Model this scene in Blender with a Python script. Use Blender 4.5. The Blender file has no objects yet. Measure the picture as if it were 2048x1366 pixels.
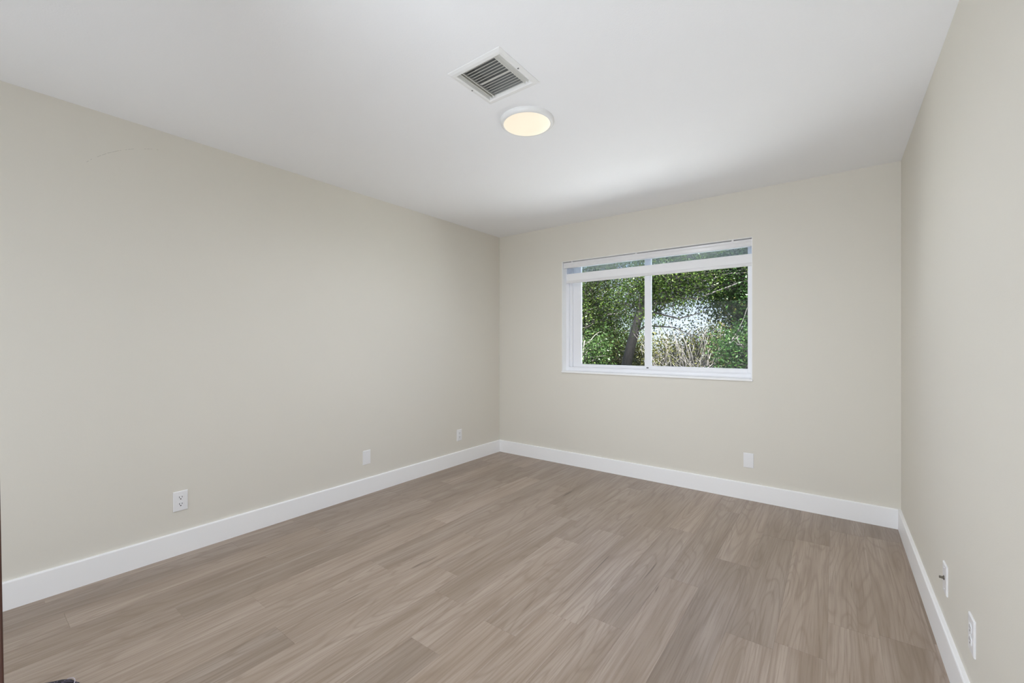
import bpy, bmesh, math, random
import numpy as np
from mathutils import Vector, Matrix

random.seed(7)
scene = bpy.context.scene
COL = scene.collection

# ------------------------------------------------------------------ camera
ROOM_W, ROOM_H, ROOM_D = 3.4091, 2.44, 4.55
YAW, FPX = 0.6477, 853.6
cam_data = bpy.data.cameras.new('camera')
cam = bpy.data.objects.new('camera', cam_data)
COL.objects.link(cam)
cam.location = (3.0597, -3.8083, 1.2314)
cam.rotation_euler = (math.pi / 2, 0, YAW)
cam_data.sensor_width = 36.0
cam_data.lens = 36.0 * FPX / 2048.0
cam_data.shift_y = (686.76 - 683.0) / 2048.0
cam_data.clip_start = 0.02
cam_data.clip_end = 500
scene.camera = cam

# ------------------------------------------------------------------ view, world, lights
scene.view_settings.view_transform = 'Standard'
scene.view_settings.look = 'None'
scene.view_settings.gamma = 1.0
scene.view_settings.exposure = 0.22
scene.view_settings.use_curve_mapping = False
scene.cycles.max_bounces = 14
scene.cycles.diffuse_bounces = 10
scene.cycles.glossy_bounces = 4
scene.cycles.transparent_max_bounces = 16
scene.cycles.use_denoising = True
scene.cycles.sample_clamp_indirect = 6.0

world = bpy.data.worlds.new('sky')
scene.world = world
world.use_nodes = True
wt = world.node_tree
wt.nodes.clear()
w_out = wt.nodes.new('ShaderNodeOutputWorld')
w_bg = wt.nodes.new('ShaderNodeBackground')
w_tc = wt.nodes.new('ShaderNodeTexCoord')
w_sep = wt.nodes.new('ShaderNodeSeparateXYZ')
w_ramp = wt.nodes.new('ShaderNodeValToRGB')
wt.links.new(w_tc.outputs['Generated'], w_sep.inputs[0])
wt.links.new(w_sep.outputs['Z'], w_ramp.inputs[0])
wt.links.new(w_ramp.outputs[0], w_bg.inputs[0])
wt.links.new(w_bg.outputs[0], w_out.inputs[0])
e = w_ramp.color_ramp.elements
e[0].position = 0.0
e[0].color = (0.74, 0.82, 0.94, 1)
e[1].position = 0.6
e[1].color = (0.30, 0.50, 0.95, 1)
w_bg.inputs['Strength'].default_value = 1.25


def lamp(name, kind, loc, energy, color=(1, 1, 1), rot=(0, 0, 0), **kw):
    d = bpy.data.lights.new(name, kind)
    d.energy = energy
    d.color = color
    for k, v in kw.items():
        setattr(d, k, v)
    o = bpy.data.objects.new(name, d)
    o.location = loc
    o.rotation_euler = rot
    COL.objects.link(o)
    return o


# sun high behind the house, falling on the side of the trees that faces the window
sun_dir = Vector((-0.22, 0.12, -0.97))
sun = lamp('sun', 'SUN', (3, -2, 14), 84.0, (1.0, 0.98, 0.95), angle=math.radians(0.6))
sun.rotation_euler = sun_dir.to_track_quat('-Z', 'Y').to_euler()
# two added fill lamps set in unseen openings behind the camera
lamp('rear_fill_light', 'AREA', (1.20, -4.66, 1.03), 17.0, (0.90, 0.98, 1.09),
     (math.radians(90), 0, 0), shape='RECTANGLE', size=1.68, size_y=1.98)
lamp('upward_fill_light', 'AREA', (2.70, -4.68, 0.45), 25.0, (0.90, 0.98, 1.09),
     (math.radians(126), 0, 0), shape='RECTANGLE', size=0.95, size_y=0.7, spread=math.radians(150))


# ------------------------------------------------------------------ helpers
def tag(o, label=None, cat=None, group=None, kind=None):
    if label:
        o['label'] = label
    if cat:
        o['category'] = cat
    if group:
        o['group'] = group
    if kind:
        o['kind'] = kind
    return o


def empty(name, loc, label, cat, group=None, rot=(0, 0, 0)):
    o = bpy.data.objects.new(name, None)
    o.empty_display_size = 0.05
    o.location = loc
    o.rotation_euler = rot
    COL.objects.link(o)
    return tag(o, label, cat, group)


def link_mesh(name, me, mat, parent=None, smooth=False):
    o = bpy.data.objects.new(name, me)
    COL.objects.link(o)
    if mat:
        me.materials.append(mat)
    if parent:
        o.parent = parent
    if smooth:
        me.polygons.foreach_set('use_smooth', [True] * len(me.polygons))
    return o


def from_bm(name, bm, mat, parent=None, smooth=False):
    me = bpy.data.meshes.new(name)
    bmesh.ops.recalc_face_normals(bm, faces=bm.faces)
    bm.to_mesh(me)
    bm.free()
    return link_mesh(name, me, mat, parent, smooth)


def box(bm, x0, x1, y0, y1, z0, z1, bevel=0.0, seg=2):
    r = bmesh.ops.create_cube(bm, size=1.0)
    vs = r['verts']
    for v in vs:
        v.co = Vector(((x0 + x1) / 2 + v.co.x * (x1 - x0), (y0 + y1) / 2 + v.co.y * (y1 - y0),
                       (z0 + z1) / 2 + v.co.z * (z1 - z0)))
    if bevel > 0:
        es = list({ed for v in vs for ed in v.link_edges})
        bmesh.ops.bevel(bm, geom=es, offset=bevel, segments=seg, affect='EDGES', profile=0.6)
    return bm


def lathe(bm, prof, n=64, caps=True):
    rings = []
    for r, z in prof:
        if r < 1e-6:
            rings.append([bm.verts.new((0, 0, z))])
        else:
            rings.append([bm.verts.new((r * math.cos(2 * math.pi * k / n), r * math.sin(2 * math.pi * k / n), z))
                          for k in range(n)])
    for a, b in zip(rings, rings[1:]):
        for k in range(n):
            k2 = (k + 1) % n
            if len(a) == 1 and len(b) == 1:
                continue
            if len(a) == 1:
                bm.faces.new((a[0], b[k], b[k2]))
            elif len(b) == 1:
                bm.faces.new((a[k], b[0], a[k2]))
            else:
                bm.faces.new((a[k], b[k], b[k2], a[k2]))
    return bm


def extrude_profile(bm, pts, axis, a, b):
    """closed 2-D profile swept along x / y / z from a to b"""
    def P(u, v, t):
        return {'x': (t, u, v), 'y': (u, t, v), 'z': (u, v, t)}[axis]
    va = [bm.verts.new(P(u, v, a)) for u, v in pts]
    vb = [bm.verts.new(P(u, v, b)) for u, v in pts]
    n = len(pts)
    for k in range(n):
        bm.faces.new((va[k], va[(k + 1) % n], vb[(k + 1) % n], vb[k]))
    bm.faces.new(va)
    bm.faces.new(vb)
    return bm


# ------------------------------------------------------------------ materials
def new_mat(name):
    m = bpy.data.materials.new(name)
    m.use_nodes = True
    nt = m.node_tree
    return m, nt, nt.nodes['Principled BSDF']


def paint(name, color, rough=0.6, bump=0.0, bump_scale=220.0, spec=0.3, mottle=0.0):
    m, nt, b = new_mat(name)
    b.inputs['Base Color'].default_value = (*color, 1)
    b.inputs['Roughness'].default_value = rough
    b.inputs['Specular IOR Level'].default_value = spec
    if bump > 0 or mottle > 0:
        tc = nt.nodes.new('ShaderNodeTexCoord')
        nz = nt.nodes.new('ShaderNodeTexNoise')
        nz.inputs['Scale'].default_value = bump_scale
        nz.inputs['Detail'].default_value = 3
        nt.links.new(tc.outputs['Object'], nz.inputs['Vector'])
        if bump > 0:
            bp = nt.nodes.new('ShaderNodeBump')
            bp.inputs['Strength'].default_value = bump
            bp.inputs['Distance'].default_value = 0.002
            nt.links.new(nz.outputs[0], bp.inputs['Height'])
            nt.links.new(bp.outputs[0], b.inputs['Normal'])
        if mottle > 0:
            mx = nt.nodes.new('ShaderNodeMix')
            mx.data_type = 'RGBA'
            mx.inputs[6].default_value = (*[c * (1 - mottle) for c in color], 1)
            mx.inputs[7].default_value = (*[min(1, c * (1 + mottle)) for c in color], 1)
            nt.links.new(nz.outputs[0], mx.inputs[0])
            nt.links.new(mx.outputs[2], b.inputs['Base Color'])
    return m


M = {}
M['wall'] = paint('wall_paint', (0.72, 0.692, 0.624), 0.7, 0.12, 260, 0.25)
M['ceiling'] = paint('ceiling_paint', (0.86, 0.865, 0.875), 0.8, 0.35, 150, 0.2)
M['trim'] = paint('white_trim_paint', (0.92, 0.92, 0.925), 0.38, 0.03, 40, 0.4)
M['vinyl'] = paint('white_window_vinyl', (0.84, 0.845, 0.87), 0.35, 0.02, 60, 0.45)
M['reveal'] = paint('white_plaster_reveal', (0.92, 0.92, 0.92), 0.6, 0.08, 200, 0.3)
M['plate'] = paint('white_switch_plastic', (0.83, 0.83, 0.84), 0.32, 0.01, 80, 0.5)
M['slot'] = paint('dark_socket_slot', (0.015, 0.015, 0.015), 0.6, 0.05, 300, 0.2)
M['screw'] = paint('painted_screw', (0.62, 0.62, 0.62), 0.4, 0.05, 500, 0.5)
M['screw_dark'] = paint('dark_screw', (0.10, 0.10, 0.10), 0.4, 0.05, 500, 0.5)
M['vent'] = paint('white_enamel_vent', (0.80, 0.80, 0.79), 0.42, 0.02, 120, 0.4)
M['louver'] = paint('grey_white_louver', (0.76, 0.755, 0.72), 0.45, 0.02, 120, 0.4, 0.03)
M['duct'] = paint('dark_duct', (0.30, 0.30, 0.285), 0.8, 0.1, 90, 0.2)
M['blind'] = paint('white_blind_fabric', (0.86, 0.86, 0.865), 0.75, 0.12, 700, 0.2)
M['blind_rail'] = paint('white_blind_rail', (0.78, 0.775, 0.775), 0.25, 0.01, 90, 0.5)
M['metal'] = paint('dull_brass_nub', (0.20, 0.18, 0.15), 0.35, 0.05, 500, 0.5)
M['metal'].node_tree.nodes['Principled BSDF'].inputs['Metallic'].default_value = 0.8
M['sole'] = paint('pale_shoe_edge', (0.55, 0.50, 0.56), 0.5, 0.1, 300, 0.4)

# glass
m, nt, b = new_mat('window_glass')
nt.nodes.remove(b)
tr = nt.nodes.new('ShaderNodeBsdfTransparent')
tr.inputs[0].default_value = (0.94, 0.96, 0.96, 1)
gl = nt.nodes.new('ShaderNodeBsdfGlossy')
gl.inputs['Roughness'].default_value = 0.02
fr = nt.nodes.new('ShaderNodeFresnel')
fr.inputs[0].default_value = 1.22
mx = nt.nodes.new('ShaderNodeMixShader')
nt.links.new(fr.outputs[0], mx.inputs[0])
nt.links.new(tr.outputs[0], mx.inputs[1])
nt.links.new(gl.outputs[0], mx.inputs[2])
nt.links.new(mx.outputs[0], nt.nodes['Material Output'].inputs[0])
M['glass'] = m

# sheer fabric
m, nt, b = new_mat('sheer_blind_fabric')
nt.nodes.remove(b)
tr = nt.nodes.new('ShaderNodeBsdfTransparent')
tr.inputs[0].default_value = (0.84, 0.87, 0.91, 1)
df = nt.nodes.new('ShaderNodeBsdfDiffuse')
df.inputs[0].default_value = (0.62, 0.68, 0.76, 1)
tl = nt.nodes.new('ShaderNodeBsdfTranslucent')
tl.inputs[0].default_value = (0.6, 0.66, 0.75, 1)
a1 = nt.nodes.new('ShaderNodeMixShader')
a1.inputs[0].default_value = 0.5
a2 = nt.nodes.new('ShaderNodeMixShader')
tc = nt.nodes.new('ShaderNodeTexCoord')
wv = nt.nodes.new('ShaderNodeTexNoise')
wv.inputs['Scale'].default_value = 900
mr = nt.nodes.new('ShaderNodeMapRange')
mr.inputs[3].default_value = 0.07
mr.inputs[4].default_value = 0.15
nt.links.new(tc.outputs['Object'], wv.inputs['Vector'])
nt.links.new(wv.outputs[0], mr.inputs[0])
nt.links.new(mr.outputs[0], a2.inputs[0])
nt.links.new(df.outputs[0], a1.inputs[1])
nt.links.new(tl.outputs[0], a1.inputs[2])
nt.links.new(tr.outputs[0], a2.inputs[1])
nt.links.new(a1.outputs[0], a2.inputs[2])
nt.links.new(a2.outputs[0], nt.nodes['Material Output'].inputs[0])
M['sheer'] = m

# lit lamp lens
m, nt, b = new_mat('lit_lens')
b.inputs['Base Color'].default_value = (0.10, 0.095, 0.09, 1)
b.inputs['Emission Color'].default_value = (1.0, 0.87, 0.68, 1)
b.inputs['Emission Strength'].default_value = 0.88
b.inputs['Roughness'].default_value = 0.5
tc = nt.nodes.new('ShaderNodeTexCoord')
nz = nt.nodes.new('ShaderNodeTexNoise')
nz.inputs['Scale'].default_value = 9
mr = nt.nodes.new('ShaderNodeMapRange')
mr.inputs[3].default_value = 0.76
mr.inputs[4].default_value = 0.80
nt.links.new(tc.outputs['Object'], nz.inputs['Vector'])
nt.links.new(nz.outputs[0], mr.inputs[0])
nt.links.new(mr.outputs[0], b.inputs['Emission Strength'])
M['lens'] = m

# dark brown door wood
m, nt, b = new_mat('dark_brown_door_wood')
tc = nt.nodes.new('ShaderNodeTexCoord')
mp = nt.nodes.new('ShaderNodeMapping')
mp.inputs['Scale'].default_value = (30, 30, 1.6)
nz = nt.nodes.new('ShaderNodeTexNoise')
nz.inputs['Scale'].default_value = 2.0
nz.inputs['Detail'].default_value = 5
rp = nt.nodes.new('ShaderNodeValToRGB')
rp.color_ramp.elements[0].color = (0.028, 0.009, 0.006, 1)
rp.color_ramp.elements[1].color = (0.065, 0.021, 0.011, 1)
nt.links.new(tc.outputs['Object'], mp.inputs[0])
nt.links.new(mp.outputs[0], nz.inputs['Vector'])
nt.links.new(nz.outputs[0], rp.inputs[0])
nt.links.new(rp.outputs[0], b.inputs['Base Color'])
b.inputs['Roughness'].default_value = 0.4
M['door_wood'] = m

# patterned shoe fabric: near black with violet and pale squiggles
m, nt, b = new_mat('black_squiggle_fabric')
tc = nt.nodes.new('ShaderNodeTexCoord')
nz = nt.nodes.new('ShaderNodeTexNoise')
nz.inputs['Scale'].default_value = 38
nz.inputs['Detail'].default_value = 1.5
nz.inputs['Distortion'].default_value = 1.2
mt = nt.nodes.new('ShaderNodeMath')
mt.operation = 'SUBTRACT'
mt.inputs[1].default_value = 0.5
ab = nt.nodes.new('ShaderNodeMath')
ab.operation = 'ABSOLUTE'
rp = nt.nodes.new('ShaderNodeValToRGB')
rp.color_ramp.elements[0].position = 0.006
rp.color_ramp.elements[0].color = (0.22, 0.18, 0.28, 1)
rp.color_ramp.elements[1].position = 0.028
rp.color_ramp.elements[1].color = (0.008, 0.006, 0.013, 1)
nt.links.new(tc.outputs['Object'], nz.inputs['Vector'])
nt.links.new(nz.outputs[0], mt.inputs[0])
nt.links.new(mt.outputs[0], ab.inputs[0])
nt.links.new(ab.outputs[0], rp.inputs[0])
nt.links.new(rp.outputs[0], b.inputs['Base Color'])
b.inputs['Roughness'].default_value = 0.6
M['shoe'] = m


def wood_floor_mat():
    m, nt, b = new_mat('greige_vinyl_plank')
    N, L = nt.nodes.new, nt.links.new

    def math_(op, a, c=None):
        n = N('ShaderNodeMath')
        n.operation = op
        for i, v in enumerate((a, c)):
            if v is None:
                continue
            if isinstance(v, (int, float)):
                n.inputs[i].default_value = v
            else:
                L(v, n.inputs[i])
        return n.outputs[0]

    def noise(vec, scale, detail=3, rough=0.55, dist=0.0):
        n = N('ShaderNodeTexNoise')
        n.inputs['Scale'].default_value = scale
        n.inputs['Detail'].default_value = detail
        n.inputs['Roughness'].default_value = rough
        n.inputs['Distortion'].default_value = dist
        L(vec, n.inputs['Vector'])
        return n.outputs[0]

    def ramp(fac, stops):
        n = N('ShaderNodeValToRGB')
        els = n.color_ramp.elements
        while len(els) < len(stops):
            els.new(0.5)
        for el, (p, c) in zip(els, stops):
            el.position = p
            el.color = (*c, 1) if len(c) == 3 else c
        L(fac, n.inputs[0])
        return n.outputs[0]

    def mix(fac, a, c, mode='MIX'):
        n = N('ShaderNodeMix')
        n.data_type = 'RGBA'
        n.blend_type = mode
        for i, v in ((0, fac), (6, a), (7, c)):
            if isinstance(v, (int, float)):
                n.inputs[i].default_value = v
            elif isinstance(v, tuple):
                n.inputs[i].default_value = (*v, 1)
            else:
                L(v, n.inputs[i])
        return n.outputs[2]

    geo = N('ShaderNodeNewGeometry').outputs['Position']
    att = N('ShaderNodeAttribute')
    att.attribute_name = 'plank_random'
    sr = N('ShaderNodeSeparateColor')
    L(att.outputs['Color'], sr.inputs[0])
    r1, r2, r3 = sr.outputs
    sp = N('ShaderNodeSeparateXYZ')
    L(geo, sp.inputs[0])
    x, y = sp.outputs['X'], sp.outputs['Y']
    ox = math_('MULTIPLY', r1, 37.0)
    oy = math_('MULTIPLY', r2, 53.0)

    def vec(sx, sy):
        c = N('ShaderNodeCombineXYZ')
        L(math_('MULTIPLY', math_('ADD', x, ox), sx), c.inputs[0])
        L(math_('MULTIPLY', math_('ADD', y, oy), sy), c.inputs[1])
        L(r3, c.inputs[2])
        return c.outputs[0]

    tone = noise(vec(9, 0.9), 1.0, 2)                      # broad streaks
    fine = noise(vec(150, 3.2), 1.0, 3, 0.6)               # fine pores
    mid = noise(vec(42, 1.4), 1.0, 3, 0.6)
    field = noise(vec(7.5, 0.75), 1.0, 1, 0.4, 0.35)       # cathedral field
    rings = math_('SINE', math_('MULTIPLY', field, 95.0))
    rings = math_('POWER', math_('ABSOLUTE', math_('MULTIPLY', math_('ADD', rings, 1.0), 0.5)), 6.0)
    crack = noise(vec(34, 2.0), 1.0, 1, 0.3, 0.6)
    crack = ramp(crack, [(0.74, (0, 0, 0)), (0.80, (1, 1, 1))])

    base = ramp(tone, [(0.28, (0.265, 0.203, 0.152)), (0.5, (0.335, 0.266, 0.212)), (0.72, (0.395, 0.323, 0.268))])
    base = mix(math_('MULTIPLY', rings, 0.40), base, (0.215, 0.158, 0.115))
    base = mix(math_('MULTIPLY', ramp(mid, [(0.47, (0, 0, 0)), (0.66, (1, 1, 1))]), 0.46), base, (0.225, 0.165, 0.122))
    base = mix(math_('MULTIPLY', ramp(fine, [(0.50, (0, 0, 0)), (0.66, (1, 1, 1))]), 0.48), base, (0.20, 0.145, 0.105))
    base = mix(math_('MULTIPLY', crack, 0.7), base, (0.10, 0.068, 0.05))
    pl = N('ShaderNodeMapRange')
    L(r3, pl.inputs[0])
    pl.inputs[3].default_value = 0.92
    pl.inputs[4].default_value = 1.12
    cc = N('ShaderNodeCombineColor')
    for i in range(3):
        L(pl.outputs[0], cc.inputs[i])
    base = mix(1.0, base, cc.outputs[0], 'MULTIPLY')
    L(base, b.inputs['Base Color'])
    b.inputs['Roughness'].default_value = 0.36
    b.inputs['Specular IOR Level'].default_value = 0.48
    bp = N('ShaderNodeBump')
    bp.inputs['Strength'].default_value = 0.12
    bp.inputs['Distance'].default_value = 0.001
    L(fine, bp.inputs['Height'])
    L(bp.outputs[0], b.inputs['Normal'])
    return m


M['floor'] = wood_floor_mat()

# ------------------------------------------------------------------ floor: one quad per plank with a bevelled seam
LANE_W, LANE_0, PLANK_L = 0.174, 0.0765, 1.165
JOINTS = {1: -3.489, 2: -2.702, 3: -3.169, 5: -2.363, 7: -2.178, 9: -1.472, 10: -2.37, 13: -1.524, 15: -0.640,
          4: -1.75, 6: -2.95, 8: -1.18, 11: -0.98, 12: -2.06, 14: -1.15, 0: -2.75, 16: -1.75, 17: -0.3, 18: -2.6, -1: -1.2}
verts, faces, rnd = [], [], []
rs = random.Random(21)
lane = -1
gap = 0.0004
while LANE_0 + lane * LANE_W < ROOM_W + 0.05:
    x0 = max(LANE_0 + lane * LANE_W, -0.05)
    x1 = min(LANE_0 + (lane + 1) * LANE_W, ROOM_W + 0.05)
    lane += 1
    if x1 - x0 < 0.01:
        continue
    j = JOINTS.get(lane - 1, rs.uniform(-3, -1))
    ys = sorted({max(-ROOM_D - 0.05, min(0.05, j + k * PLANK_L)) for k in range(-5, 6)} | {-ROOM_D - 0.05, 0.05})
    for a, c in zip(ys, ys[1:]):
        n0 = len(verts)
        for (px, py, pz) in ((x0, a, -0.0006), (x1, a, -0.0006), (x1, c, -0.0006), (x0, c, -0.0006),
                             (x0 + gap, a + gap, 0), (x1 - gap, a + gap, 0), (x1 - gap, c - gap, 0), (x0 + gap, c - gap, 0)):
            verts.append((px, py, pz))
        for k in range(4):
            faces.append((n0 + k, n0 + (k + 1) % 4, n0 + 4 + (k + 1) % 4, n0 + 4 + k))
        faces.append((n0 + 4, n0 + 5, n0 + 6, n0 + 7))
        rnd += [(rs.random(), rs.random(), rs.random(), 1.0)] * 5
n0 = len(verts)
for z in (-0.12, -0.0012):
    verts += [(-0.05, -ROOM_D - 0.05, z), (ROOM_W + 0.05, -ROOM_D - 0.05, z), (ROOM_W + 0.05, 0.05, z), (-0.05, 0.05, z)]
faces.append((n0 + 3, n0 + 2, n0 + 1, n0))
rnd.append((0.5, 0.5, 0.5, 1))
for k in range(4):
    faces.append((n0 + k, n0 + (k + 1) % 4, n0 + 4 + (k + 1) % 4, n0 + 4 + k))
    rnd.append((0.5, 0.5, 0.5, 1))
me = bpy.data.meshes.new('floor')
me.from_pydata(verts, [], faces)
at = me.attributes.new('plank_random', 'FLOAT_COLOR', 'FACE')
at.data.foreach_set('color', np.array(rnd, dtype=np.float32).ravel())
me.update()
tag(link_mesh('floor', me, M['floor']), 'greige wood-look plank floor running towards the window wall', None, None, 'structure')

# ------------------------------------------------------------------ room shell
T = 0.16                                    # wall thickness
WX0, WX1, WZ0, WZ1 = 0.8235, 2.5425, 0.945, 2.068


def struct(name, boxes, mat, label, bevel=0.0):
    bm = bmesh.new()
    for bx in boxes:
        box(bm, *bx, bevel=bevel)
    return tag(from_bm(name, bm, mat), label, None, None, 'structure')


struct('wall_left', [(-T, 0, -ROOM_D - T, T, -0.12, ROOM_H + .1)], M['wall'], 'long beige painted left wall with three white plates')
struct('wall_right', [(ROOM_W, ROOM_W + T, -ROOM_D - T, T, -0.12, ROOM_H + .1)], M['wall'], 'beige painted right wall beside the camera')
struct('wall_back', [(0, WX0, 0, T, -0.12, ROOM_H + .1), (WX1, ROOM_W, 0, T, -0.12, ROOM_H + .1),
                     (WX0, WX1, 0, T, -0.12, WZ0), (WX0, WX1, 0, T, WZ1, ROOM_H + .1)], M['wall'],
       'beige painted end wall with the sliding window')
DX0, DX1, DZ1 = 0.34, 2.06, 2.05            # rear wall openings added to let the fill lamps in
R0, R1 = -ROOM_D - T, -ROOM_D
struct('wall_rear', [(0, DX0, R0, R1, -0.12, ROOM_H + .1), (DX1, 2.20, R0, R1, -0.12, ROOM_H + .1), (2.20, 3.22, R0, R1, DZ1, ROOM_H + .1),
                     (3.22, ROOM_W, R0, R1, -0.12, ROOM_H + .1),
                     (DX0, DX1, R0, R1, DZ1, ROOM_H + .1)], M['wall'],
       'beige painted wall behind the camera')
struct('fill_light_enclosure', [(0, 3.4, R0 - 0.62, R0 - 0.54, -0.12, ROOM_H + .1), (0, 0.08, R0 - 0.54, R0, -0.12, ROOM_H + .1),
                     (3.32, 3.4, R0 - 0.54, R0, -0.12, ROOM_H + .1), (0.08, 3.32, R0 - 0.54, R0, ROOM_H, ROOM_H + .1),
                     (0.08, 3.32, R0 - 0.54, R0, -0.12, -0.02)], M['wall'],
       'added pale enclosure behind the rear openings')  # unseen shell added to keep sky light out of the rear openings
VX0, VX1, VY0, VY1 = 1.697, 1.943, -2.421, -2.184          # duct hole of the vent
struct('ceiling', [(-T, VX0, R0, T, ROOM_H, ROOM_H + .2), (VX1, ROOM_W + T, R0, T, ROOM_H, ROOM_H + .2),
                   (VX0, VX1, R0, VY0, ROOM_H, ROOM_H + .2), (VX0, VX1, VY1, T, ROOM_H, ROOM_H + .2),
                   (VX0 - .02, VX1 + .02, VY0 - .02, VY1 + .02, ROOM_H + .19, ROOM_H + .26)], M['ceiling'],
       'white lightly textured ceiling')

BT, BH = 0.0165, 0.1312


def baseboard(name, axis, a, b_, base, sgn, label):
    prof = [(0, 0), (BT, 0), (BT, BH - 0.005), (BT - 0.0015, BH - 0.0015), (BT - 0.005, BH), (0, BH)]
    prof = [(base + sgn * u, v) for u, v in prof]
    bm = extrude_profile(bmesh.new(), prof, axis, a, b_)
    return tag(from_bm(name, bm, M['trim']), label, None, None, 'structure')


baseboard('baseboard_left', 'y', -ROOM_D, 0, 0, 1, 'tall flat white baseboard along the left wall')
baseboard('baseboard_back', 'x', BT, ROOM_W - BT, 0, -1, 'tall flat white baseboard under the window')
baseboard('baseboard_right', 'y', -ROOM_D, 0, ROOM_W, -1, 'tall flat white baseboard along the right wall')

# ------------------------------------------------------------------ window_1
win = bpy.data.objects.new('window_1', None)
win.location = ((WX0 + WX1) / 2, 0.0, WZ0)
COL.objects.link(win)
tag(win, 'white two-pane sliding window looking out on trees', None, None, 'structure')
winv = Vector(win.location)


def wpart(name, boxes, mat, bevel=0.0015, parent=None):
    bm = bmesh.new()
    for bx in boxes:
        box(bm, *bx, bevel=bevel)
    bmesh.ops.translate(bm, verts=bm.verts, vec=-winv)
    return from_bm(name, bm, mat, parent or win)


RV = 0.004
wpart('reveal', [(WX0, WX0 + RV, -0.001, T, WZ0, WZ1), (WX1 - RV, WX1, -0.001, T, WZ0, WZ1),
                 (WX0, WX1, -0.001, T, WZ1 - RV, WZ1)], M['reveal'], 0)
wpart('window_sill', [(WX0 - 0.002, WX1 + 0.004, -0.010, 0.10, WZ0 - 0.012, WZ0 + 0.004)], M['reveal'], 0.002)
F0 = 0.078
ix0, ix1, iz0 = WX0 + RV, WX1 - RV, WZ0 + 0.004
wpart('outer_frame', [(ix0, ix0 + 0.032, F0, T + .01, iz0, WZ1 - RV), (ix0 + 0.032, ix0 + 0.060, F0 + 0.022, T + .01, iz0 + .03, WZ1 - .022),
                      (ix1 - 0.016, ix1, F0, T + .01, iz0, WZ1 - RV),
                      (ix0 + .032, ix1 - .016, F0, T + .01, iz0, iz0 + 0.040), (ix0 + .032, ix1 - .016, F0 + .01, T + .01, WZ1 - 0.022, WZ1 - RV),
                      (ix0 + .032, ix1 - .016, F0 - 0.006, F0 + .004, iz0 + .034, iz0 + .040)], M['vinyl'])


def sash(name, x0, x1, z0, z1, y0, y1, ls, rs_, bot, top):
    s = wpart(name, [(x0, x0 + ls, y0, y1, z0, z1), (x1 - rs_, x1, y0, y1, z0, z1),
                     (x0 + ls, x1 - rs_, y0, y1, z0, z0 + bot), (x0 + ls, x1 - rs_, y0, y1, z1 - top, z1)], M['vinyl'])
    yg = (y0 + y1) / 2
    wpart('glass_pane', [(x0 + ls - .004, x1 - rs_ + .004, yg - 0.002, yg + 0.002, z0 + bot - .004, z1 - top + .004)],
          M['glass'], 0, s)
    return s


zs0, zs1 = iz0 + 0.040, WZ1 - 0.022
sash('sliding_sash', ix0 + 0.060, 1.700, zs0, zs1, 0.122, 0.150, 0.088, 0.060, 0.030, 0.022)
sash('fixed_sash', 1.656, ix1 - 0.016, zs0, zs1, 0.088, 0.116, 0.056, 0.024, 0.036, 0.022)
bm = bmesh.new()
box(bm, 1.672, 1.690, 0.082, 0.089, iz0 + 0.052, iz0 + 0.062, 0.001)
bmesh.ops.translate(bm, verts=bm.verts, vec=-winv)
from_bm('latch', bm, M['screw_dark'], win)

# ------------------------------------------------------------------ banded roller shade in the window
sh = empty('roller_shade', ((WX0 + WX1) / 2, 0.04, 2.0), 'white banded roller shade drawn up at the top of the window', 'blind')
shv = Vector(sh.location)


def spart(name, bm, mat, parent=None, smooth=False, off=None):
    bmesh.ops.translate(bm, verts=bm.verts, vec=-(off or shv))
    return from_bm(name, bm, mat, parent or sh, smooth)


hx0, hx1 = WX0 + 0.008, WX1 - 0.006
prof = [(0.012, 2.004), (0.012, 2.030), (0.016, 2.040), (0.016, 2.056), (0.072, 2.056), (0.072, 2.006), (0.066, 2.002), (0.016, 2.001)]
spart('headrail', extrude_profile(bmesh.new(), prof, 'x', hx0, hx1), M['blind_rail'])
for cx in (0.93, 1.60, 2.40):
    bm = bmesh.new()
    box(bm, cx - 0.007, cx + 0.007, 0.014, 0.050, 2.0555, WZ1 - RV, 0.001)
    spart('mounting_clip', bm, M['plate'])
fx0, fx1 = WX0 + 0.034, WX1 - 0.008
bm = bmesh.new()
box(bm, fx0, fx1, 0.0385, 0.0393, 1.940, 2.0015)
spart('sheer_band', bm, M['sheer'])
bm = bmesh.new()
box(bm, fx0, fx1, 0.0375, 0.0400, 1.872, 1.943)
spart('solid_band', bm, M['blind'])
prof = [(0.030, 1.852), (0.030, 1.866), (0.035, 1.873), (0.047, 1.873), (0.051, 1.866), (0.051, 1.852), (0.046, 1.847), (0.035, 1.847)]
spart('bottom_rail', extrude_profile(bmesh.new(), prof, 'x', fx0 - .002, fx1 + .002), M['blind_rail'])

# ------------------------------------------------------------------ ceiling vent
vc = Vector(((1.6745 + 1.970) / 2, (-2.457 - 2.157) / 2, ROOM_H))
vent = empty('ceiling_vent', vc, 'square white ceiling air vent with curved louvers', 'vent')
hw = 0.149
hi_x, hi_y = 0.123, 0.1165
bm = bmesh.new()
prof_out = [(hw, hw, 0.0), (hw, hw, -0.003), (hw - 0.012, hw - 0.012, -0.0085), (hi_x + 0.006, hi_y + 0.006, -0.010),
            (hi_x, hi_y, -0.006), (hi_x, hi_y, 0.030)]
rings = []
for (ax, ay, z) in prof_out:
    rings.append([bm.verts.new((sx * ax, sy * ay, z)) for sx, sy in ((-1, -1), (1, -1), (1, 1), (-1, 1))])
for a, c in zip(rings, rings[1:]):
    for k in range(4):
        bm.faces.new((a[k], a[(k + 1) % 4], c[(k + 1) % 4], c[k]))
from_bm('frame', bm, M['vent'], vent)
bm = bmesh.new()
box(bm, -hi_x, hi_x, -hi_y, hi_y, 0.085, 0.09)
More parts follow.
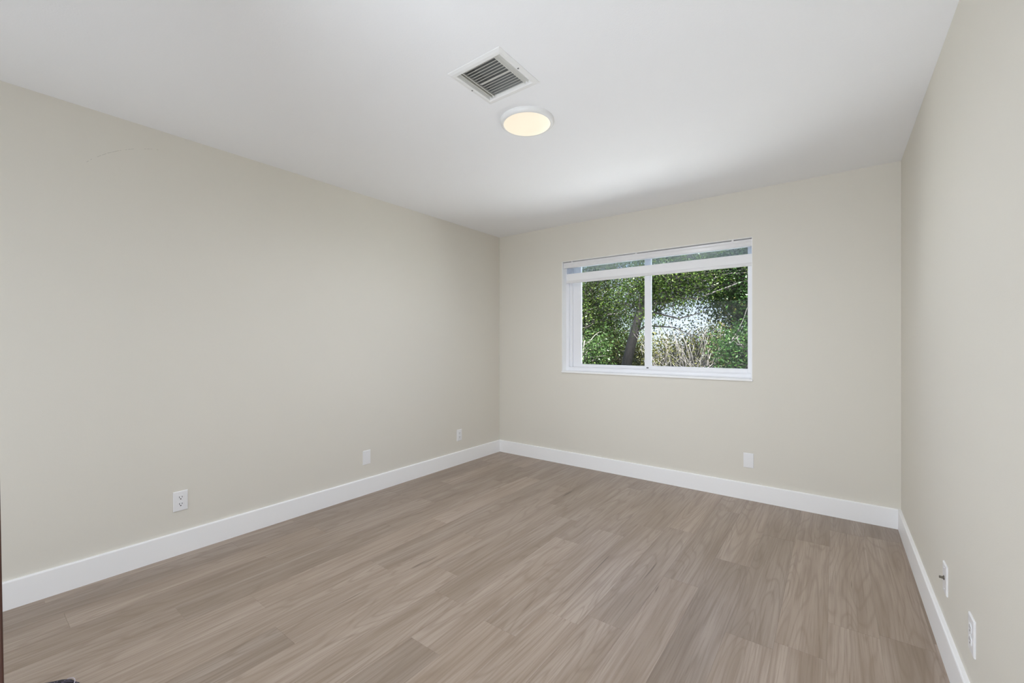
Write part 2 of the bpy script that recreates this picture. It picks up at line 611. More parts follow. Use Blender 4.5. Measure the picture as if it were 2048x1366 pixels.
for s_ in (-1, 1):
    box(bm, s_ * hi_x - 0.0015, s_ * hi_x + 0.0015, -hi_y, hi_y, 0.010, 0.088)
    box(bm, -hi_x, hi_x, s_ * hi_y - 0.0015, s_ * hi_y + 0.0015, 0.010, 0.088)
from_bm('duct', bm, M['duct'], vent)


def curved_blade(width, depth, tilt, length, thick=0.0012):
    """a curved sheet blade: profile in local (u, z), extruded along length"""
    n = 6
    mid = []
    for k in range(n + 1):
        t = k / n
        mid.append((tilt * width * (t ** 1.8), -0.004 + depth * t * 1.0))
    pts = [(u, z) for u, z in mid] + [(u + thick, z + thick) for u, z in reversed(mid)]
    return pts


# louvers run along x, stacked along y; two groups turned apart around a wider middle one
inner = 0.085                                             # half length of the louvers
ys = []
for k in range(6):
    ys.append((-hi_y + 0.004 + k * 0.0172, 1))
for k in range(6):
    ys.append((hi_y - 0.014 - 5 * 0.0172 + k * 0.0172, 1))
for yy, s in ys:
    pts = curved_blade(0.0152, 0.010, s, 0)
    bm = extrude_profile(bmesh.new(), [(yy + u, z) for u, z in pts], 'x', -inner, inner)
    from_bm('louver', bm, M['louver'], vent)
pts = curved_blade(0.023, 0.009, 1, 0)
bm = extrude_profile(bmesh.new(), [(-0.0085 + u, z) for u, z in pts], 'x', -inner, inner)
from_bm('louver', bm, M['louver'], vent)
for s in (-1, 1):
    for off in (0.006, 0.022):
        pts = curved_blade(0.012, 0.022, s, 0)
        bm = extrude_profile(bmesh.new(), [(s * (inner + off) + u, z) for u, z in pts], 'y', -hi_y, hi_y)
        from_bm('side_blade', bm, M['louver'], vent)
    bm = lathe(bmesh.new(), [(0, -0.0112), (0.003, -0.0108), (0.004, -0.0095), (0.004, -0.006)], 16)
    bmesh.ops.translate(bm, verts=bm.verts, vec=(s * (hi_x + 0.012), 0.0, 0))
    from_bm('screw', bm, M['screw_dark'], vent)

# ------------------------------------------------------------------ ceiling light
lc = Vector((1.727, -1.912, ROOM_H))
cl = empty('ceiling_light', lc, 'round flush white ceiling light glowing warm beside the vent', 'light')
bm = lathe(bmesh.new(), [(0.145, 0.0), (0.146, -0.006), (0.143, -0.016), (0.135, -0.0225), (0.1295, -0.0240), (0.1265, -0.022)], 96)
from_bm('trim_ring', bm, M['vent'], cl, True)
bm = lathe(bmesh.new(), [(0.1275, -0.0215), (0.110, -0.0255), (0.07, -0.0275), (0.0, -0.028)], 96)
from_bm('lens', bm, M['lens'], cl, True)
lamp('ceiling_light_glow', 'SPOT', (lc.x, lc.y, ROOM_H - 0.031), 76, (0.92, 0.985, 1.09), (0, 0, 0),
     spot_size=math.radians(180), spot_blend=1.0, shadow_soft_size=0.0)


# ------------------------------------------------------------------ wall plates
def plate_frame(loc, wall):
    """empty whose local x runs along the wall, -y out of the wall into the room, z up"""
    rz = {'back': 0.0, 'left': math.pi / 2, 'right': -math.pi / 2}[wall]
    return loc, (0, 0, rz)


PW, PH, PT = 0.0355, 0.0575, 0.0055


def cover(parent):
    bm = bmesh.new()
    rings = []
    for (a, h, y) in ((PW, PH, 0.0), (PW, PH, -PT + 0.0025), (PW - 0.002, PH - 0.002, -PT + 0.0005), (PW - 0.005, PH - 0.005, -PT)):
        rings.append([bm.verts.new((sx * a, y, sz * h)) for sx, sz in ((-1, -1), (1, -1), (1, 1), (-1, 1))])
    for a, c in zip(rings, rings[1:]):
        for k in range(4):
            bm.faces.new((a[k], a[(k + 1) % 4], c[(k + 1) % 4], c[k]))
    bm.faces.new(rings[-1])
    bm.faces.new(rings[0])
    return from_bm('cover_plate', bm, M['plate'], parent)


def screw(parent, x, z, y=-PT, mat='plate'):
    bm = lathe(bmesh.new(), [(0, 0.0012), (0.0024, 0.0009), (0.0030, 0.0), (0.0030, -0.001)], 16)
    box(bm, -0.0024, 0.0024, -0.0004, 0.0004, 0.0010, 0.00125)
    bmesh.ops.rotate(bm, verts=bm.verts, matrix=Matrix.Rotation(math.pi / 2, 3, 'X'))
    bmesh.ops.translate(bm, verts=bm.verts, vec=(x, y, z))
    return from_bm('screw', bm, M[mat], parent)


def receptacle(parent, z):
    bm = bmesh.new()                                    # rounded face, flattened left and right
    pts = []
    for k in range(40):
        a = 2 * math.pi * k / 40
        pts.append((max(-0.0150, min(0.0150, 0.0172 * math.cos(a))), max(-0.0142, min(0.0142, 0.0172 * math.sin(a))) + z))
    extrude = [(u, v) for u, v in pts]
    va = [bm.verts.new((u, -PT + 0.001, v)) for u, v in extrude]
    vb = [bm.verts.new((u, -PT - 0.0018, v)) for u, v in extrude]
    for k in range(40):
        bm.faces.new((va[k], va[(k + 1) % 40], vb[(k + 1) % 40], vb[k]))
    bm.faces.new(vb)
    r = from_bm('receptacle', bm, M['plate'], parent)
    bm = bmesh.new()
    y0, y1 = -PT - 0.00195, -PT - 0.001
    box(bm, -0.0078, -0.0052, y0, y1, z - 0.001, z + 0.0085)
    box(bm, 0.0052, 0.0078, y0, y1, z + 0.0005, z + 0.0080)
    box(bm, -0.0028, 0.0028, y0, y1, z - 0.0100, z - 0.0045, 0.0002)
    from_bm('socket_slots', bm, M['slot'], r)
    return r


def outlet(name, loc, wall, label):
    l, r = plate_frame(loc, wall)
    o = empty(name, l, label, 'outlet', None, r)
    cover(o)
    receptacle(o, 0.0195)
    receptacle(o, -0.0195)
    screw(o, 0, 0)
    return o


def blank(name, loc, wall, label):
    l, r = plate_frame(loc, wall)
    o = empty(name, l, label, 'wall plate', None, r)
    cover(o)
    screw(o, 0, 0.0415)
    screw(o, 0, -0.0415)
    return o


outlet('power_outlet', (0, -2.986, 0.309), 'left', 'white double power outlet nearest the camera on the left wall')
blank('blank_plate', (0, -1.739, 0.298), 'left', 'plain white blank plate between the two outlets on the left wall')
outlet('power_outlet', (0, -0.658, 0.296), 'left', 'small white double power outlet near the far corner of the left wall')
blank('blank_plate', (2.517, 0, 0.309), 'back', 'plain white blank plate low on the end wall below the right edge of the window')
l, r = plate_frame((ROOM_W, -1.437, 0.305), 'right')
o = empty('cable_plate', l, 'white plate with a protruding cable connector on the right wall', 'wall plate', None, r)
cover(o)
bm = lathe(bmesh.new(), [(0.0085, 0.0), (0.0085, 0.003), (0.0048, 0.003), (0.0048, 0.0145), (0.0036, 0.0147), (0.0036, 0.008), (0, 0.008)], 6)
bmesh.ops.rotate(bm, verts=bm.verts, matrix=Matrix.Rotation(math.pi / 2, 3, 'X'))
bmesh.ops.translate(bm, verts=bm.verts, vec=(0, -PT, 0.002))
tag(from_bm('cable_connector', bm, M['metal'], o), 'dark metal threaded connector')
screw(o, 0, 0.0415)
screw(o, 0, -0.0415)
outlet('power_outlet', (ROOM_W, -1.846, 0.306), 'right', 'white power outlet on the right wall at the lower right of the photo')

# ------------------------------------------------------------------ faint arc of scuff dashes high on the left wall
bm = bmesh.new()
arc = [(-3.421, 2.107), (-3.385, 2.155), (-3.348, 2.195), (-3.30, 2.235), (-3.251, 2.267), (-3.19, 2.298), (-3.12, 2.322), (-3.058, 2.335)]
rs = random.Random(4)
for (ya, za), (yb, zb) in zip(arc, arc[1:]):
    for k in range(5):
        if rs.random() < 0.45:
            continue
        t = (k + rs.random() * .4) / 5
        py, pz = ya + (yb - ya) * t, za + (zb - za) * t
        d = Vector((0, yb - ya, zb - za)).normalized() * rs.uniform(.003, .007)
        n = Vector((0, -d.z, d.y)).normalized() * 0.0007
        c = Vector((0.0003, py, pz))
        vs = [bm.verts.new(c + q) for q in (-d - n, d - n, d + n, -d + n)]
        bm.faces.new(vs)
me = bpy.data.meshes.new('scuff_mark')
bm.to_mesh(me)
bm.free()
M['scuff'] = paint('grey_scuff', (0.46, 0.44, 0.40), 0.8, 0.05, 300, 0.1)
sc_ = link_mesh('scuff_mark', me, M['scuff'], bpy.data.objects['wall_left'])
tag(sc_, 'faint grey arc of scuff dashes')

# ------------------------------------------------------------------ door leaf at the left edge of the view
door = bpy.data.objects.new('door_1', None)
door.location = (2.092, -4.515, 0.008)
door.rotation_euler = (math.radians(0.70), math.radians(-1.1), math.radians(-1.0))
COL.objects.link(door)
tag(door, 'dark brown wooden door whose edge shows at the lower left border', None, None, 'structure')
bm = bmesh.new()
box(bm, -0.036, 0.0, 0.0, 0.765, 0.0, 2.02, 0.002)
from_bm('door_leaf', bm, M['door_wood'], door)
bm = lathe(bmesh.new(), [(0, 0.055), (0.018, 0.053), (0.026, 0.042), (0.024, 0.030), (0.010, 0.022), (0.010, 0.006), (0.026, 0.004), (0.027, 0.0)], 24)
bmesh.ops.rotate(bm, verts=bm.verts, matrix=Matrix.Rotation(-math.pi / 2, 3, 'Y'))
bmesh.ops.translate(bm, verts=bm.verts, vec=(-0.036, 0.69, 0.96))
from_bm('door_handle', bm, M['screw'], door, True)


# ------------------------------------------------------------------ shoe tip at the bottom left corner
def shoe():
    r_, f_ = Vector((0.798, 0.603, 0)), Vector((-0.603, 0.798, 0))
    tip = Vector((3.0597, -3.8083, 0)) + f_ * 1.515 - r_ * 1.542
    ax = (-r_ * 0.70 - f_ * 0.62).normalized()            # from tip to heel
    o = empty('shoe', tip, 'black shoe with pale violet squiggles at the bottom left corner', 'shoe', None,
              (0, 0, math.atan2(ax.y, ax.x)))
    # stations along the length: t, half width, height of upper, drop of the top
    st = [(0.0, 0.004, 0.012), (0.006, 0.020, 0.028), (0.018, 0.032, 0.040), (0.04, 0.041, 0.049), (0.075, 0.046, 0.056),
          (0.11, 0.046, 0.068), (0.15, 0.041, 0.085), (0.19, 0.036, 0.088), (0.23, 0.035, 0.086), (0.262, 0.030, 0.082), (0.275, 0.018, 0.060)]
    bm = bmesh.new()
    rings = []
    n = 14
    for t, w, h in st:
        ring = []
        for k in range(n + 1):
            a = math.pi * k / n
            ring.append(bm.verts.new((t, w * math.cos(a), 0.018 + (h - 0.018) * math.sin(a) ** 0.75 if h > 0.018 else 0.012 + 0.006 * math.sin(a))))
        rings.append(ring)
    for a, c in zip(rings, rings[1:]):
        for k in range(n):
            bm.faces.new((a[k], a[k + 1], c[k + 1], c[k]))
    bm.faces.new(rings[0])
    bm.faces.new(rings[-1])
    from_bm('upper', bm, M['shoe'], o, True)
    bm = bmesh.new()
    outline = [(t - (0.004 if t == 0 else 0), w + 0.003) for t, w, h in st]
    pts = outline + [(t, -w) for t, w in reversed(outline)]
    va = [bm.verts.new((t, w, 0.0)) for t, w in pts]
    vb = [bm.verts.new((t, w, 0.020)) for t, w in pts]
    k_ = len(pts)
    for k in range(k_):
        bm.faces.new((va[k], va[(k + 1) % k_], vb[(k + 1) % k_], vb[k]))
    bm.faces.new(va)
    bm.faces.new(vb)
    from_bm('sole', bm, M['shoe'], o)
    bm = bmesh.new()                                       # pale piping round the toe
    path = []
    for k in range(13):
        a = math.pi * k / 12
        path.append(Vector((0.030 - 0.022 * math.sin(a), 0.037 * math.cos(a), 0.033 + 0.003 * math.sin(a))))
    prev = None
    for i, p in enumerate(path):
        tng = (path[min(i + 1, 12)] - path[max(i - 1, 0)]).normalized()
        u = tng.cross(Vector((0, 0, 1))).normalized()
        v = u.cross(tng)
        ring = [bm.verts.new(p + (u * math.cos(q) + v * math.sin(q)) * 0.0014) for q in [2 * math.pi * j / 8 for j in range(8)]]
        if prev:
            for j in range(8):
                bm.faces.new((prev[j], prev[(j + 1) % 8], ring[(j + 1) % 8], ring[j]))
        prev = ring
    tag(from_bm('toe_piping', bm, M['sole'], o, True), 'pale piping')


shoe()


# ------------------------------------------------------------------ outdoors
GZ = -3.1
bm = bmesh.new()
bmesh.ops.create_grid(bm, x_segments=24, y_segments=24, size=45)
for v in bm.verts:
    v.co.z = 0.25 * math.sin(v.co.x * 0.21) * math.cos(v.co.y * 0.17)
bmesh.ops.translate(bm, verts=bm.verts, vec=(-4, 47, GZ))
M['grass'] = paint('grass_ground', (0.016, 0.024, 0.007), 0.9, 0.5, 14, 0.1, 0.4)
tag(from_bm('ground', bm, M['grass']), 'grassy ground outside below the window', None, None, 'structure')


M['bounce'] = paint('pale_bounce_coating', (0.88, 0.88, 0.87), 0.85, 0.3, 30, 0.2, 0.03)
bm = bmesh.new()
box(bm, -4.0, 7.5, T, 3.3, 0.38, 0.52, 0.01)  # unseen slab added to reflect sunlight up onto the ceiling
box(bm, -4.0, 7.5, T, 3.2, GZ - 0.3, 0.38)
tag(from_bm('bounce_slab', bm, M['bounce']), 'added pale slab bouncing sunlight in through the window', None, None, 'structure')


def bark_mat(name, c0, c1):
    m, nt, b = new_mat(name)
    tc = nt.nodes.new('ShaderNodeTexCoord')
    mp = nt.nodes.new('ShaderNodeMapping')
    mp.inputs['Scale'].default_value = (14, 14, 3)
    nz = nt.nodes.new('ShaderNodeTexNoise')
    nz.inputs['Scale'].default_value = 2.5
    nz.inputs['Detail'].default_value = 6
    rp = nt.nodes.new('ShaderNodeValToRGB')
    rp.color_ramp.elements[0].position = 0.35
    rp.color_ramp.elements[0].color = (*c0, 1)
    rp.color_ramp.elements[1].position = 0.65
    rp.color_ramp.elements[1].color = (*c1, 1)
    nt.links.new(tc.outputs['Object'], mp.inputs[0])
    nt.links.new(mp.outputs[0], nz.inputs['Vector'])
    nt.links.new(nz.outputs[0], rp.inputs[0])
    nt.links.new(rp.outputs[0], b.inputs['Base Color'])
    b.inputs['Roughness'].default_value = 0.85
    bp = nt.nodes.new('ShaderNodeBump')
    bp.inputs['Strength'].default_value = 0.6
    bp.inputs['Distance'].default_value = 0.02
    nt.links.new(nz.outputs[0], bp.inputs['Height'])
    nt.links.new(bp.outputs[0], b.inputs['Normal'])
    return m


LEAF_K = 0.26


def leaf_mat(name, stops, rough=0.42, trans=0.35):
    m, nt, b = new_mat(name)
    at = nt.nodes.new('ShaderNodeAttribute')
    at.attribute_name = 'tone'
    rp = nt.nodes.new('ShaderNodeValToRGB')
    els = rp.color_ramp.elements
    while len(els) < len(stops):
        els.new(0.5)
    for el, (p, c) in zip(els, stops):
        el.position = p
        el.color = (*[q * LEAF_K for q in c], 1)
    nt.links.new(at.outputs['Fac'], rp.inputs[0])
    nt.links.new(rp.outputs[0], b.inputs['Base Color'])
    b.inputs['Roughness'].default_value = rough
    b.inputs['Specular IOR Level'].default_value = 0.08
    tl = nt.nodes.new('ShaderNodeBsdfTranslucent')
    nt.links.new(rp.outputs[0], tl.inputs[0])
    mx = nt.nodes.new('ShaderNodeMixShader')
    mx.inputs[0].default_value = trans
    nt.links.new(b.outputs[0], mx.inputs[1])
    nt.links.new(tl.outputs[0], mx.inputs[2])
    nt.links.new(mx.outputs[0], nt.nodes['Material Output'].inputs[0])
    return m


M['bark_dark'] = bark_mat('dark_grey_bark', (0.008, 0.0065, 0.0065), (0.035, 0.029, 0.029))
M['bark_pale'] = bark_mat('pale_grey_bark', (0.04, 0.034, 0.030), (0.13, 0.115, 0.105))
M['bark_twig'] = bark_mat('grey_twig_bark', (0.024, 0.021, 0.019), (0.085, 0.075, 0.069))
GREEN = leaf_mat('mid_green_leaves', [(0.0, (0.03, 0.07, 0.015)), (0.55, (0.09, 0.17, 0.03)), (1.0, (0.24, 0.32, 0.07))])
DARK = leaf_mat('dark_green_leaves', [(0.0, (0.012, 0.035, 0.010)), (0.6, (0.035, 0.095, 0.02)), (1.0, (0.10, 0.20, 0.05))])
FRESH = leaf_mat('fresh_green_leaves', [(0.0, (0.03, 0.065, 0.018)), (0.6, (0.085, 0.165, 0.045)), (1.0, (0.24, 0.32, 0.10))])
OLIVE = leaf_mat('olive_leaves', [(0.0, (0.06, 0.07, 0.02)), (0.55, (0.19, 0.20, 0.05)), (1.0, (0.40, 0.36, 0.12))])


def tubes(name, lines, mat, parent, sides=6):
    """lines: list of (points, radii); one mesh"""
    V, F = [], []
    for pts, rad in lines:
        pts = [Vector(p) for p in pts]
        ref = Vector((0.31, 0.87, 0.38))
        prev = None
        n = len(pts)
        for i, p in enumerate(pts):
            t = (pts[min(i + 1, n - 1)] - pts[max(i - 1, 0)])
            if t.length < 1e-9:
                t = Vector((0, 0, 1))
            t.normalize()
            u = t.cross(ref)
            if u.length < 1e-3:
                u = t.cross(Vector((1, 0, 0)))
            u.normalize()
            w = t.cross(u)
            b0 = len(V)
            for j in range(sides):
                a = 2 * math.pi * j / sides
                V.append(p + (u * math.cos(a) + w * math.sin(a)) * rad[i])
            if prev is not None:
                for j in range(sides):
                    F.append((prev + j, prev + (j + 1) % sides, b0 + (j + 1) % sides, b0 + j))
            else:
                F.append(tuple(range(b0, b0 + sides)))
            prev = b0
        F.append(tuple(range(prev, prev + sides)))
    me = bpy.data.meshes.new(name)
    me.from_pydata([tuple(v) for v in V], [], F)
    return link_mesh(name, me, mat, parent, True)


def leaves(name, centers, per, sig, size, mat, parent, rng, droop=0.0, tone_bias=0.0):
    centers = np.asarray(centers, dtype=np.float64)
    n = len(centers) * per
    c = np.repeat(centers, per, axis=0) + rng.normal(size=(n, 3)) * sig
    d = rng.normal(size=(n, 3))
    d[:, 2] -= droop
    d /= np.linalg.norm(d, axis=1, keepdims=True)
    s = rng.normal(size=(n, 3)) + np.array([0, 0, 0.9])
    s = np.cross(d, s)
    s /= np.linalg.norm(s, axis=1, keepdims=True) + 1e-9
    nn = np.cross(d, s)
    L = size * rng.uniform(0.6, 1.3, size=(n, 1))
    Wd = L * rng.uniform(0.34, 0.5, size=(n, 1)) * 0.62
    P = np.empty((n, 4, 3))
    P[:, 0] = c
    P[:, 1] = c + d * L * 0.45 + s * Wd + nn * L * 0.06
    P[:, 2] = c + d * L
    P[:, 3] = c + d * L * 0.45 - s * Wd + nn * L * 0.06
    me = bpy.data.meshes.new(name)
    me.vertices.add(n * 4)
    me.vertices.foreach_set('co', P.astype(np.float32).ravel())
    me.loops.add(n * 4)
    me.loops.foreach_set('vertex_index', np.arange(n * 4, dtype=np.int32))
    me.polygons.add(n)
    me.polygons.foreach_set('loop_start', np.arange(0, n * 4, 4, dtype=np.int32))
    me.polygons.foreach_set('loop_total', np.full(n, 4, dtype=np.int32))
    ct = np.repeat(rng.uniform(-0.22, 0.22, size=len(centers)), per)
    tone = np.clip(rng.beta(2.2, 2.2, size=n) + ct + tone_bias, 0, 1)
    a = me.attributes.new('tone', 'FLOAT', 'FACE')
    a.data.foreach_set('value', tone.astype(np.float32))
    me.update(calc_edges=True)
    return link_mesh(name, me, mat, parent)


def bez(a, c, b, n=6):
    return [(a * (1 - t) ** 2 + c * 2 * t * (1 - t) + b * t * t) for t in [k / n for k in range(n + 1)]]


def tree(name, label, cat, trunk, rad, crowns, mat, bark, seed, leaf=0.06, per=70, sig=0.16, twigs=3, extra=None,
         droop=0.3, branch_r=0.03, tone=0.0, group=None):
    """trunk: list of world points; crowns: list of (center, radii, clusters)"""
    rng = np.random.default_rng(seed)
    base = Vector(trunk[0])
    root = empty(name, base, label, cat, group)
    tr = [Vector(p) - base for p in trunk]
    lines_trunk = [(tr, rad)]
    lines, cl = [], []
    # finer trunk samples to hang the branches on
    samp = []
    for a, c in zip(tr, tr[1:]):
        for k in range(8):
            samp.append(a.lerp(c, k / 8))
    samp.append(tr[-1])
    hi = samp[len(samp) // 3:]
    for (cc, rr, nc) in crowns:
        cc = Vector(cc) - base
        for _ in range(nc):
            while True:
                q = rng.uniform(-1, 1, 3)
                if 0.12 < q @ q < 1:
                    break
            p = cc + Vector((q[0] * rr[0], q[1] * rr[1], q[2] * rr[2]))
            cl.append(p)
            cand = sorted(hi, key=lambda s: (s - p).length + (0.6 if s.z > p.z else 0))[:5]
            st = cand[int(rng.integers(0, len(cand)))]
            midp = st.lerp(p, 0.5) + Vector(rng.normal(size=3) * 0.18) + Vector((0, 0, 0.12))
            pts = bez(st, midp, p)
            lines.append((pts, [branch_r * (1 - 0.85 * k / 6) for k in range(7)]))
            for _t in range(twigs):
                k = int(rng.integers(2, 6))
                e_ = pts[k] + Vector(rng.normal(size=3) * sig * 1.6)
                m_ = pts[k].lerp(e_, .5) + Vector(rng.normal(size=3) * .05)
                lines.append((bez(pts[k], m_, e_, 3), [0.007, 0.006, 0.004, 0.002]))
                cl.append(e_)
    tubes('trunk', lines_trunk, bark, root, 10)
    if extra:
        lines += [([Vector(p) - base for p in pts], r_) for pts, r_ in extra]
    tubes('branches', lines, bark, root, 5)
    leaves('foliage', [tuple(c) for c in cl], per, sig, leaf, mat, root, rng, droop, tone)
    return root


def V3(*a):
    return Vector(a)


# the leaning tree behind the mullion
tree('tree', 'dark leaning tree whose trunk rises behind the window mullion', 'tree',
     [(-1.6, 5.3, GZ), (-1.15, 5.2, -1.2), (-0.62, 5.1, 0.5), (-0.40, 5.0, 1.25), (-0.16, 5.0, 2.1), (0.10, 5.1, 3.0), (0.2, 5.2, 4.2)],
     [0.16, 0.14, 0.115, 0.10, 0.075, 0.055, 0.03],
     [((0.55, 5.1, 2.55), (0.9, 0.6, 0.50), 40), ((0.3, 5.4, 3.6), (1.5, 0.9, 0.8), 46), ((1.3, 5.3, 2.8), (0.7, 0.6, 0.7), 26),
      ((-0.3, 5.0, 2.25), (0.4, 0.3, 0.35), 10)],
     GREEN, M['bark_dark'], 11, 0.048, 46, 0.15, 4, branch_r=0.02,
     extra=[([V3(-0.30, 5.0, 1.75), V3(0.15, 4.9, 1.85), V3(0.6, 4.9, 1.72), V3(1.1, 5.0, 1.85)], [.035, .025, .016, .006]),
            ([V3(-0.2, 5.0, 2.0), V3(0.4, 5.0, 2.15), V3(0.9, 5.0, 2.1), V3(1.6, 5.1, 2.35)], [.035, .025, .018, .008]),
            ([V3(-0.4, 5.0, 1.4), V3(-0.05, 4.9, 1.6), V3(0.5, 4.9, 1.55), V3(0.95, 4.9, 1.35)], [.03, .02, .014, .006])])
# tree on the left with pale twigs
tree('tree', 'light green tree with pale bare twigs at the left of the window', 'tree',
     [(-2.6, 6.3, GZ), (-2.4, 6.3, -1.0), (-2.25, 6.2, 1.0), (-1.95, 6.1, 2.2), (-1.7, 6.0, 3.4), (-1.6, 6.0, 4.6)],
     [0.10, 0.09, 0.07, 0.05, 0.035, 0.02],
     [((-1.5, 6.0, 2.5), (1.2, 0.7, 0.7), 46), ((-1.5, 6.2, 3.7), (1.5, 0.9, 0.7), 40), ((-1.2, 6.0, 1.75), (0.9, 0.5, 0.4), 22)],
     GREEN, M['bark_pale'], 12, 0.05, 42, 0.16, 5, branch_r=0.014, tone=0.14)
# dense tree on the right
tree('tree', 'dense dark green tree filling the upper right of the window', 'tree',
     [(2.3, 6.2, GZ), (2.2, 6.2, -0.8), (2.05, 6.2, 1.2), (1.8, 6.1, 2.5), (1.6, 6.1, 3.6), (1.5, 6.2, 4.9)],
     [0.15, 0.14, 0.11, 0.08, 0.06, 0.02],
     [((1.5, 6.0, 2.6), (0.8, 0.7, 0.8), 60), ((1.3, 6.2, 3.9), (1.5, 1.0, 0.8), 46), ((1.8, 6.0, 1.6), (0.6, 0.6, 0.6), 28),
      ((3.4, 6.5, 2.8), (1.3, 0.8, 1.4), 60), ((3.3, 6.5, 0.5), (1.5, 0.8, 1.4), 46)],
     DARK, M['bark_dark'], 13, 0.05, 55, 0.16, 3, tone=0.12)
# shrubs
tree('bush', 'bright green leafy bush at the lower left of the window', 'bush',
     [(-1.5, 4.2, GZ), (-1.4, 4.2, -1.5), (-1.25, 4.2, -0.2), (-1.15, 4.2, 0.8), (-1.1, 4.2, 1.3)],
     [0.06, 0.05, 0.04, 0.03, 0.012],
     [((-1.1, 4.2, 0.85), (0.42, 0.4, 0.65), 26), ((-1.3, 4.3, -0.5), (0.7, 0.5, 1.0), 16)],
     FRESH, M['bark_pale'], 14, 0.058, 60, 0.13, 2, branch_r=0.012, tone=-0.12)
tree('bush', 'yellow green bush beside the leaning trunk at the window bottom', 'bush',
     [(-1.0, 5.8, GZ), (-1.0, 5.8, -1.5), (-0.95, 5.8, -0.2), (-0.9, 5.8, 0.8)],
     [0.06, 0.05, 0.04, 0.02],
     [((-1.0, 5.8, 0.75), (0.7, 0.3, 0.65), 34), ((-1.0, 5.8, -0.6), (0.9, 0.5, 0.9), 14)],
     OLIVE, M['bark_pale'], 15, 0.046, 60, 0.13, 3, branch_r=0.012, tone=-0.10)
# bare tangle to the right of the mullion
rb = np.random.default_rng(31)
ex = []
for k in range(170):
    a = V3(0.28 + rb.uniform(0, .85), 4.7 + rb.uniform(-.3, .4), -0.3 + rb.uniform(0, .5))
    b_ = a + V3(rb.normal(-.05, .40), rb.normal(0, .2), rb.uniform(.8, 1.5))
    c_ = a.lerp(b_, .5) + V3(rb.normal(.1, .16), rb.normal(0, .1), rb.normal(.14, .1))
    ex.append((bez(a, c_, b_, 5), [.007, .0065, .0055, .0045, .0035, .002]))
tree('bush', 'bare grey twiggy shrub just right of the window mullion', 'bush',
     [(0.6, 4.8, GZ), (0.6, 4.8, -1.6), (0.55, 4.8, -0.4), (0.55, 4.8, 0.3)], [0.05, 0.05, 0.04, 0.02],
     [((0.5, 4.9, 0.8), (0.6, 0.3, 0.5), 16)], OLIVE, M['bark_twig'], 16, 0.04, 30, 0.16, 3, extra=ex, branch_r=0.010, tone=-.1)
tree('bush', 'olive shrub with forked pale stems low in the right pane', 'bush',
     [(1.15, 5.2, GZ), (1.15, 5.2, -1.2), (1.12, 5.2, 0.2), (1.10, 5.2, 0.9)], [0.06, 0.05, 0.04, 0.025],
     [((1.0, 5.4, 0.95), (0.55, 0.4, 0.5), 34), ((1.1, 5.4, -0.2), (0.8, 0.5, 0.8), 14)],
     OLIVE, M['bark_twig'], 17, 0.046, 55, 0.13, 3, branch_r=0.012, tone=-.1,
     extra=[([V3(1.1, 4.9, 0.4), V3(1.12, 4.9, 0.8), V3(1.22, 4.9, 1.15)], [.020, .014, .006]),
            ([V3(1.11, 4.9, 0.6), V3(1.02, 4.9, 0.85), V3(0.88, 4.9, 1.0)], [.015, .010, .005]),
            ([V3(1.12, 4.9, 0.75), V3(1.3, 4.9, 0.9), V3(1.42, 4.9, 1.12)], [.014, .010, .005])])
tree('bush', 'deep green bush at the lower right corner of the window', 'bush',
     [(1.95, 4.4, GZ), (1.95, 4.4, -1.2), (1.92, 4.4, 0.2), (1.9, 4.4, 1.2)], [0.06, 0.05, 0.04, 0.02],
     [((1.85, 4.4, 0.95), (0.42, 0.4, 0.62), 30), ((1.9, 4.5, -0.4), (0.7, 0.5, 0.8), 14)],
     DARK, M['bark_dark'], 18, 0.055, 60, 0.13, 2, branch_r=0.014)
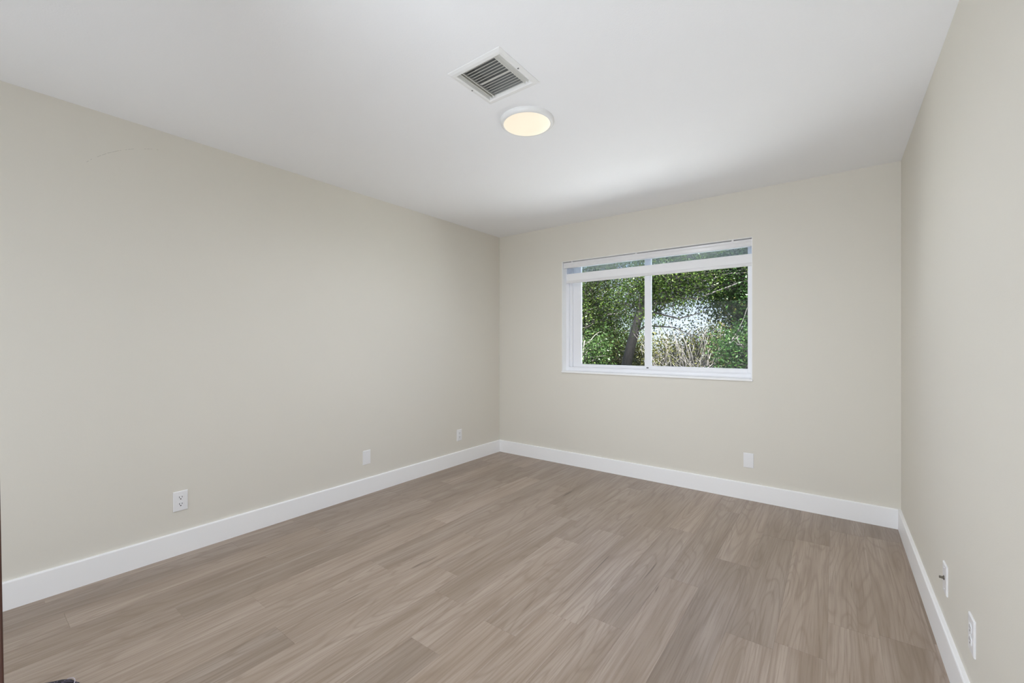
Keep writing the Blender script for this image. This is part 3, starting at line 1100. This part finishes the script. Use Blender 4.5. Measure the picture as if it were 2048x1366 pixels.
# middle row, its crowns closing the view above
tree('tree', 'tall pale green tree standing behind the left pane', 'tree',
     [(-4.2, 9.2, GZ), (-4.0, 9.2, -0.5), (-3.6, 9.1, 2.0), (-3.3, 9.0, 4.0), (-3.1, 9.0, 6.0)], [0.16, 0.14, 0.10, 0.06, 0.02],
     [((-3.2, 9.0, 3.4), (1.9, 0.9, 1.5), 32), ((-3.0, 9.0, 5.2), (2.4, 1.0, 1.0), 34), ((-3.4, 9.0, 1.4), (1.4, 0.7, 0.8), 20)],
     GREEN, M['bark_pale'], 51, 0.075, 44, 0.24, 4, branch_r=0.02, tone=0.05)
tree('tree', 'tall green tree arching over behind the right pane', 'tree',
     [(1.6, 9.4, GZ), (1.5, 9.4, -0.5), (1.2, 9.3, 2.0), (0.6, 9.2, 3.8), (0.2, 9.2, 6.0)], [0.16, 0.14, 0.10, 0.06, 0.02],
     [((-0.4, 9.2, 3.5), (1.5, 0.9, 0.9), 66), ((-0.2, 9.2, 5.0), (2.4, 1.0, 1.1), 56), ((1.2, 9.2, 2.6), (0.8, 0.7, 1.0), 40)],
     GREEN, M['bark_dark'], 52, 0.072, 46, 0.24, 4, branch_r=0.02, tone=-0.02)
# far row beyond
for i, (x_, y_, h_, s_, mm, lab) in enumerate([
        (-9.6, 16.0, 3.0, 2.6, GREEN, 'hazy round tree far beyond the left pane'),
        (-5.9, 16.5, 2.2, 2.2, FRESH, 'far pale tree seen past the leaning trunk'),
        (-3.0, 15.5, 1.5, 2.0, OLIVE, 'far olive tree low behind the bare twigs'),
        (-0.6, 16.5, 1.7, 2.0, OLIVE, 'far yellow green tree low in the middle of the right pane'),
        (2.2, 15.5, 2.3, 2.2, GREEN, 'far green tree behind the right side of the right pane')]):
    tree('tree', lab, 'tree',
         [(x_, y_, GZ), (x_, y_, -1.2), (x_ + .1, y_, h_ * .5), (x_ + .1, y_, h_)], [0.18, 0.16, 0.1, 0.03],
         [((x_, y_, h_ - 1.5), (s_, 1.2, 1.5), 90), ((x_, y_, GZ + 1.0), (s_, 1.0, 1.4), 20)], mm, M['bark_pale'], 40 + i, 0.10, 60, 0.3, 2, branch_r=0.03)
